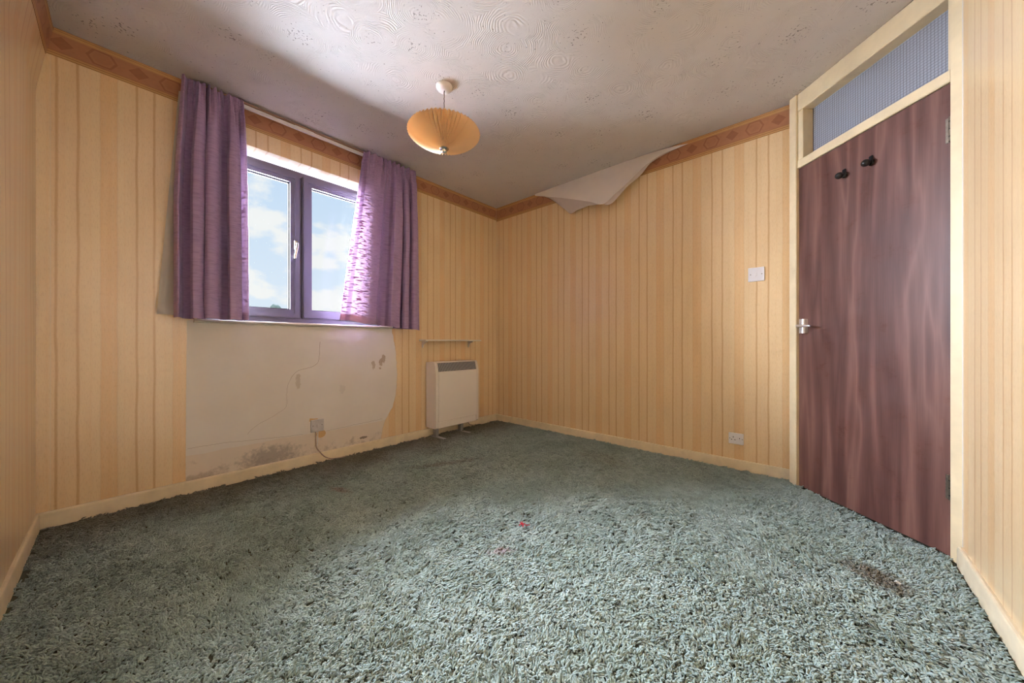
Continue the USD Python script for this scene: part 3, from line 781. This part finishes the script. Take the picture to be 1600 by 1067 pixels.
for q in np.linspace(.012, .064, 5):
    fins.append(place(cbox((0, 0, 0), (hy1 - hy0 - .062, .003, .0035), .0005), (g0[0] + gd[0] * q - gn[0] * .001, hy0 + .031, g0[1] + gd[1] * q - gn[1] * .001), (0, 1, 0), (gd[0], 0, gd[1]), (gn[0], 0, gn[1])))
obj("fin", cat(*fins), "grille_grey", gr, smooth=False, kind="stuff")
for y in (-.878, -.585):
    obj("foot", cat(cbox((.06, y - .017, -.008), (.105, y + .017, hz0 + .004), .003), cbox((.03, y - .02, -.014), (.215, y + .02, -.002), .003)), "grille_grey", ht, label="grey steel foot")
obj("flex", tube(PchipInterpolator([0, .3, .6, 1], np.array([(.03, -.47, .09), (.05, -.45, .035), (.030, -.40, .010), (.022, -.33, -.006)]))(np.linspace(0, 1, 20)), .004, 8), "cable_grey", ht)

sh = thing("wall_shelf", "narrow pale wall shelf on two small brackets above the storage heater", "shelf")
obj("board", cbox((.002, -1.005, .870), (.105, -.325, .884), .002), "shelf_white", sh)
br = Polygon([(0, 0), (.075, .058), (.075, .066), (0, .066)])
arc = [(.075 - .063 * math.sin(a), .0 + .058 * (1 - math.cos(a)) + .0) for a in np.linspace(0, math.pi / 2, 8)]
brp = Polygon([(0, -.062), (.010, -.062)] + [(.010 + .068 * (1 - math.cos(a)), -.062 + .052 * math.sin(a)) for a in np.linspace(.15, math.pi / 2, 9)] + [(.078, 0), (0, 0)])
for y in (-.975, -.425):
    b = obj("bracket", xz(trimesh.creation.extrude_polygon(brp, .012, engine="earcut"), y).apply_translation((.002, 0, .870)), "shelf_white", sh)

# ------------------------------------------------------------------ electrical plates
def plate(w, h, t=.009):
    return cbox((-w / 2, -h / 2, 0), (w / 2, h / 2, t), .0025)


def cyl(r, h, x, y, z, n=16):
    m = trimesh.creation.cylinder(r, h, sections=n)
    m.apply_translation((x, y, z))
    return m


def on_back(m, x, z):
    return place(m, (x, -.0017, z), (1, 0, 0), (0, 0, 1), (0, -1, 0))


sw = thing("light_switch", "white plastic light switch on the striped wall beside the door frame", "light switch")
cx, cz = 2.408, 1.308
obj("plate", on_back(plate(.090, .092), cx, cz), "white_plastic", sw)
obj("rocker", on_back(cat(cbox((-.006, -.012, .008), (.006, .012, .0125), .002)), cx, cz), "white_plastic", sw)
for q in (-.031, .031):
    obj("screw", on_back(cyl(.0032, .003, q, 0, .0085), cx, cz), "screw_steel", sw)

so = thing("wall_socket", "white single switched power socket low on the wall to the left of the door", "socket")
cx, cz = 2.294, .199
obj("plate", on_back(plate(.088, .076), cx, cz), "white_plastic", so)
for (px, py, w_, h_) in ((-.016, .010, .004, .009), (-.026, -.008, .008, .004), (-.006, -.008, .008, .004)):
    obj("pin_slot", on_back(cbox((px - w_ / 2, py - h_ / 2, .0085), (px + w_ / 2, py + h_ / 2, .0095), .0004), cx, cz), "dark_slot", so)
obj("rocker", on_back(cbox((.016, -.008, .008), (.026, .012, .0125), .002), cx, cz), "white_plastic", so)
obj("switch_mark", on_back(cbox((.019, .002, .0120), (.023, .0095, .0128), .0002), cx, cz), "dark_slot", so)
for q in (-.036, .036):
    obj("screw", on_back(cyl(.003, .003, q, .0, .0085), cx, cz), "screw_steel", so)


def on_win(m, y, z):
    return place(m, (.0002, y, z), (0, 1, 0), (0, 0, 1), (1, 0, 0))


fu = thing("connection_plate", "grubby white connection plate with a cable on the bare plaster below the window", "connection plate")
cy, cz = -1.860, .257
obj("plate", on_win(plate(.088, .088, .012), cy, cz), "old_plastic", fu)
obj("rocker", on_win(cbox((-.006, -.011, .011), (.006, .011, .0155), .002), cy, cz), "old_plastic", fu)
for q in (-.030, .030):
    obj("screw", on_win(cyl(.0035, .003, q, .002, .0115), cy, cz), "screw_steel", fu)
pth = np.array([(.008, cy - .012, cz - .040), (.009, cy - .011, cz - .10), (.012, cy - .008, cz - .150), (.024, cy + .015, cz - .195), (.026, cy + .050, cz - .235), (.028, cy + .10, cz - .258), (.026, cy + .20, cz - .266)])
tt = np.linspace(0, 1, 40)
cab = obj("cable", tube(PchipInterpolator(np.linspace(0, 1, len(pth)), pth)(tt), .0040, 8), "cable_grey", fu, smooth=60)
obj("cable", tube(np.array([(.007, cy + .004, cz - .042), (.007, cy + .003, cz - .10), (.008, cy - .003, cz - .148)]), .003, 8), "white_plastic", fu, smooth=60)
scr = affinity.scale(Point(0, 0).buffer(1, 10), .032, .028)
m, _ = sheet(affinity.translate(scr, cy + .028, cz - .066), .0006, (0, 0, 0), (0, 1, 0), (1, 0, 0))
obj("paper_remnant", m, "stripped_glue", wall_w, smooth=False, label="torn orange remnant of wallpaper under the connection plate")
m, _ = sheet(Polygon([(cy - .05, cz + .035), (cy - .047, cz + .058), (cy - .02, cz + .052), (cy + .005, cz + .049), (cy + .01, cz + .035)]), .0006, (0, 0, 0), (0, 1, 0), (1, 0, 0))
obj("paper_remnant", m, "stripped_glue", wall_w, smooth=False)

# hairline crack lines left in the plaster
def crack(pts_, w=.0011):
    p = np.array(pts_, float)
    tt = np.linspace(0, 1, 60)
    q = PchipInterpolator(np.linspace(0, 1, len(p)), p)(tt)
    q = q + .004 * (meshkit.noise(np.stack([tt * 30, tt * 0 + p[0, 0], tt * 0], -1)) - .5)[:, None]
    poly = shapely.LineString(q).buffer(w, cap_style="flat")
    return sheet(poly, .0004, (0, 0, 0), (0, 1, 0), (1, 0, 0))[0]


plain("crack_dark", (.46, .38, .31), .8, .2)
obj("crack", crack([(-1.84, .86), (-1.85, .72), (-1.90, .68), (-1.98, .66), (-2.03, .60)]), "crack_dark", wall_w, smooth=False)
obj("crack", crack([(-2.03, .60), (-2.05, .52), (-2.05, .43), (-2.12, .37), (-2.22, .32), (-2.27, .27)], .0007), "crack_dark", wall_w, smooth=False)
obj("crack", crack([(-2.55, .245), (-2.40, .243), (-2.05, .215), (-1.95, .212)], .0008), "crack_dark", wall_w, smooth=False)
obj("crack", crack([(-1.80, .205), (-1.62, .212), (-1.36, .222)], .0008), "crack_dark", wall_w, smooth=False)

# ------------------------------------------------------------------ pendant lamp
LX, LYY = 1.076, -1.544
lp = thing("pendant_lamp", "orange pleated pendant lamp shade hanging from the ceiling with a chrome finial", "pendant lamp", loc=(LX, LYY, 0))
obj("ceiling_rose", lathe([(0, H - .026), (.018, H - .026), (.040, H - .020), (.047, H - .010), (.048, H - .0005), (0, H - .0005)], 36), "rose_white", lp, smooth=50, label="round white ceiling rose")
tt = np.linspace(0, 1, 24)
obj("cord", tube(np.stack([.0012 * np.sin(tt * 60), .0012 * np.cos(tt * 60), H - .026 - tt * .275], -1), .0028, 8), "cord_brown", lp)
NP = 54
prof = np.array([(.020, 1.996), (.050, 2.003), (.095, 2.019), (.140, 2.038), (.175, 2.060), (.197, 2.080), (.205, 2.094)])
pr_ = PchipInterpolator(np.linspace(0, 1, len(prof)), prof)
def shade_fn(s, t):
    p = pr_(t)
    k = s * NP
    tri = np.abs((k % 1.0) * 2 - 1) * 2 - 1
    a = .002 + .012 * t
    th = 2 * math.pi * s
    r = p[..., 0] + tri * a * .45
    z = p[..., 1] - tri * a * .75
    return r * np.cos(th), r * np.sin(th), z
m = grid(NP * 4 + 1, 22, shade_fn)
obj("shade", shell(m, .0010), "shade_fabric", lp, smooth=False)
m = grid(NP * 4 + 1, 5, lambda s, t: ((.207 - .055 * t) * np.cos(2 * math.pi * s), (.207 - .055 * t) * np.sin(2 * math.pi * s), 2.104 + .030 * t))
obj("finial", lathe([(0, 1.966), (.006, 1.967), (.015, 1.972), (.017, 1.979), (.014, 1.984), (.022, 1.987), (.027, 1.992), (.025, 1.999), (.012, 2.006), (0, 2.008)], 32), "chrome", lp, smooth=50, label="chrome finial under the shade")
obj("lampholder", lathe([(0, 2.006), (.016, 2.006), (.018, 2.030), (.018, 2.070), (.010, 2.085), (0, 2.087)], 24), "rose_white", lp, smooth=40)

# ------------------------------------------------------------------ ceiling paper hanging off at the back wall
fl = thing("peeling_ceiling_paper", "torn white ceiling paper drooping in front of the striped back wall", "hanging paper")
TOP = [(.556, -.012, H - .001), (.966, -.016, H - .001), (1.316, -.018, H - .001), (1.683, -.016, H - .002), (1.85, -.012, 2.350), (1.99, -.010, 2.331)]
CREASE = [(.556, -.008, 2.344), (.724, -.03, 2.281), (.89, -.055, 2.218), (1.078, -.08, 2.141), (1.213, -.09, 2.085), (1.357, -.10, 2.024), (1.452, -.095, 2.077), (1.557, -.085, 2.144), (1.669, -.065, 2.231), (1.792, -.035, 2.301), (1.881, -.02, 2.319), (1.99, -.008, 2.329)]
LEFT_EDGE = [(.556, -.008, 2.344), (.729, -.026, 2.271), (.825, -.035, 2.199), (.919, -.045, 2.117), (1.013, -.05, 2.042), (1.087, -.062, 2.052), (1.193, -.078, 2.054), (1.274, -.09, 2.041), (1.357, -.10, 2.024)]
RIGHT_EDGE = [(1.357, -.10, 2.024), (1.384, -.085, 2.011), (1.42, -.075, 2.021), (1.474, -.07, 2.063), (1.557, -.06, 2.132), (1.656, -.045, 2.197), (1.731, -.03, 2.274), (1.825, -.02, 2.305), (1.99, -.008, 2.329)]


def along_x(p):
    p = np.array(p, float)
    f = PchipInterpolator(p[:, 0], p[:, 1:])
    return lambda x: f(np.clip(x, p[0, 0], p[-1, 0]))


def ruled(a, b, x0, x1, nu, nv, bow, thick):
    fa, fb = along_x(a), along_x(b)

    def fn(s, t):
        x = x0 + (x1 - x0) * s
        pa, pb = fa(x), fb(x)
        y = pa[..., 0] + (pb[..., 0] - pa[..., 0]) * t - bow * np.sin(math.pi * t) * np.sin(math.pi * s) + .002 * np.sin(x * 40) * t
        return x, np.minimum(y, -.006), pa[..., 1] + (pb[..., 1] - pa[..., 1]) * t
    return shell(grid(nu, nv, fn), thick)


obj("sheet", ruled(TOP, CREASE, .558, 1.988, 140, 20, .010, .0007), "paper_back", fl, smooth=35)
obj("folded_edge", ruled(CREASE, LEFT_EDGE, .560, 1.355, 90, 10, .004, .0007), "paper_face", fl, smooth=35, label="left corner of the sheet folded back under")
obj("folded_edge", ruled(CREASE, RIGHT_EDGE, 1.359, 1.986, 70, 8, .003, .0007), "paper_face", fl, smooth=35, label="right edge of the sheet folded back under")

# ------------------------------------------------------------------ carpet
ca = thing("carpet", "worn grey-green shag carpet covering the whole floor, with brown stains", "carpet")
inner = ROOM.buffer(-.014, join_style="mitre")
m = trimesh.creation.extrude_polygon(inner, .006, engine="earcut")
m.apply_translation((0, 0, -.022))
obj("backing", m, "carpet_backing", ca, smooth=False)


def yarn(r, lean, bend, length, rad, base):
    """One twisted yarn end of the pile: a short bent tapering tube."""
    n, k = 5, 5
    t = np.linspace(0, 1, n)
    ang = bend * t ** 1.3
    dx = length * np.cumsum(np.sin(lean + ang)) / n
    dz = length * np.cumsum(np.cos(lean + ang)) / n
    p = np.stack([base[0] + dx * math.cos(r), base[1] + dx * math.sin(r), dz - dz[0] - .001], -1)
    rr = rad * np.array([.75, 1.0, 1.1, 1.0, .45])
    m = tube(p, rr, k, caps=False)
    f = np.array(m.faces).tolist()
    v = np.array(m.vertices).tolist() + [p[-1] + (p[-1] - p[-2]) * .25]
    c = len(v) - 1
    f += [[c, (n - 1) * k + j, (n - 1) * k + (j + 1) % k] for j in range(k)]
    mm = trimesh.Trimesh(v, f, process=False)
    return mm


CELL = .028
pile = UsdGeom.PointInstancer.Define(stage, str(ca.GetPath()) + "/pile")
tag(pile.GetPrim(), kind="stuff", label="grey-green twisted shag pile")
protos = []
for k in range(10):
    ms = []
    for i in range(4):
        for j in range(4):
            r0 = rng.normal(0, .9)
            for _ in range(2):
                b = (np.array([i, j]) - 1.5) * CELL / 4 + rng.normal(0, .0016, 2)
                ms.append(yarn(r0 + rng.normal(0, .6), rng.uniform(.05, .6), rng.uniform(.6, 1.7), rng.uniform(.015, .023), rng.uniform(.0019, .0027), b))
    p = f"{pile.GetPath()}/tuft" + (f"_{k:03d}" if k else "")
    usdkit.mesh(stage, p, cat(*ms), f"{LOOKS}/carpet_yarn", smooth=True)
    protos.append(Sdf.Path(p))
gx, gy = np.meshgrid(np.arange(.020, WX, CELL), np.arange(LY + .020, 0, CELL), indexing="ij")
q = np.stack([gx.ravel(), gy.ravel()], -1)
q = q + rng.uniform(-.004, .004, q.shape)
inside = shapely.contains_xy(ROOM.buffer(-.020, join_style="mitre"), q[:, 0], q[:, 1])
q = q[inside]
n = len(q)
P3 = np.stack([q[:, 0], q[:, 1], np.full(n, -.0165)], -1)


def tilted(a, tx, ty):
    q_ = Gf.Rotation(Gf.Vec3d(0, 0, 1), math.degrees(a)) * Gf.Rotation(Gf.Vec3d(1, 0, 0), math.degrees(tx)) * Gf.Rotation(Gf.Vec3d(0, 1, 0), math.degrees(ty))
    q_ = q_.GetQuat()
    im = q_.GetImaginary()
    return Gf.Quath(q_.GetReal(), im[0], im[1], im[2])


field = meshkit.fbm(np.stack([q[:, 0] * 1.6, q[:, 1] * 1.6, np.zeros(n)], -1), 3, 11)
worn = meshkit.fbm(np.stack([q[:, 0] * 1.9, q[:, 1] * 1.9, np.full(n, 5.0)], -1), 3, 4)
ang = (field - .5) * 9 + rng.normal(0, .75, n)
zs_ = np.clip(.95 + (worn - .5) * 1.1 + rng.normal(0, .10, n), .5, 1.35)
xs_ = np.clip(1.12 - (worn - .5) * .5 + rng.normal(0, .05, n), .9, 1.4)
pile.CreatePrototypesRel().SetTargets(protos)
pile.CreateProtoIndicesAttr(Vt.IntArray.FromNumpy(rng.integers(0, len(protos), n).astype(np.int32)))
pile.CreatePositionsAttr(Vt.Vec3fArray.FromNumpy(P3.astype(np.float32)))
pile.CreateOrientationsAttr(Vt.QuathArray([tilted(a, tx, ty) for a, tx, ty in zip(ang, rng.normal(0, .20, n), rng.normal(0, .20, n))]))
pile.CreateScalesAttr(Vt.Vec3fArray.FromNumpy(np.stack([xs_, xs_, zs_], -1).astype(np.float32)))

# scraps on the carpet
def fluff(name, label, category, x, y, r, m_, seed):
    g = np.random.default_rng(seed)
    ms = []
    for _ in range(9):
        a = g.uniform(0, 6.28)
        c = np.array([x, y, .006]) + np.append(g.normal(0, r * .35, 2), 0)
        pth = c + np.cumsum(np.stack([np.cos(a + g.normal(0, .9, 7)), np.sin(a + g.normal(0, .9, 7)), g.normal(.05, .3, 7)], -1) * r * .25, 0)
        pth[:, 2] = np.clip(pth[:, 2], .002, .016)
        ms.append(tube(pth, .0016, 5))
    return obj(name, cat(*ms), m_, label=label, category=category, smooth=60)


fluff("lint", "small scrap of red fluff in the middle of the carpet", "fluff", 1.691, -1.560, .016, "red_fluff", 3)
scrap = grid(5, 4, lambda u, v: (2.925 + u * .016 + v * .004, -.985 + v * .010, .008 + .003 * np.sin(u * 5)))
obj("paper_scrap", shell(scrap, .0006), "paper_white", label="tiny white paper scrap on the brown carpet stain near the door", category="paper scrap", smooth=40)
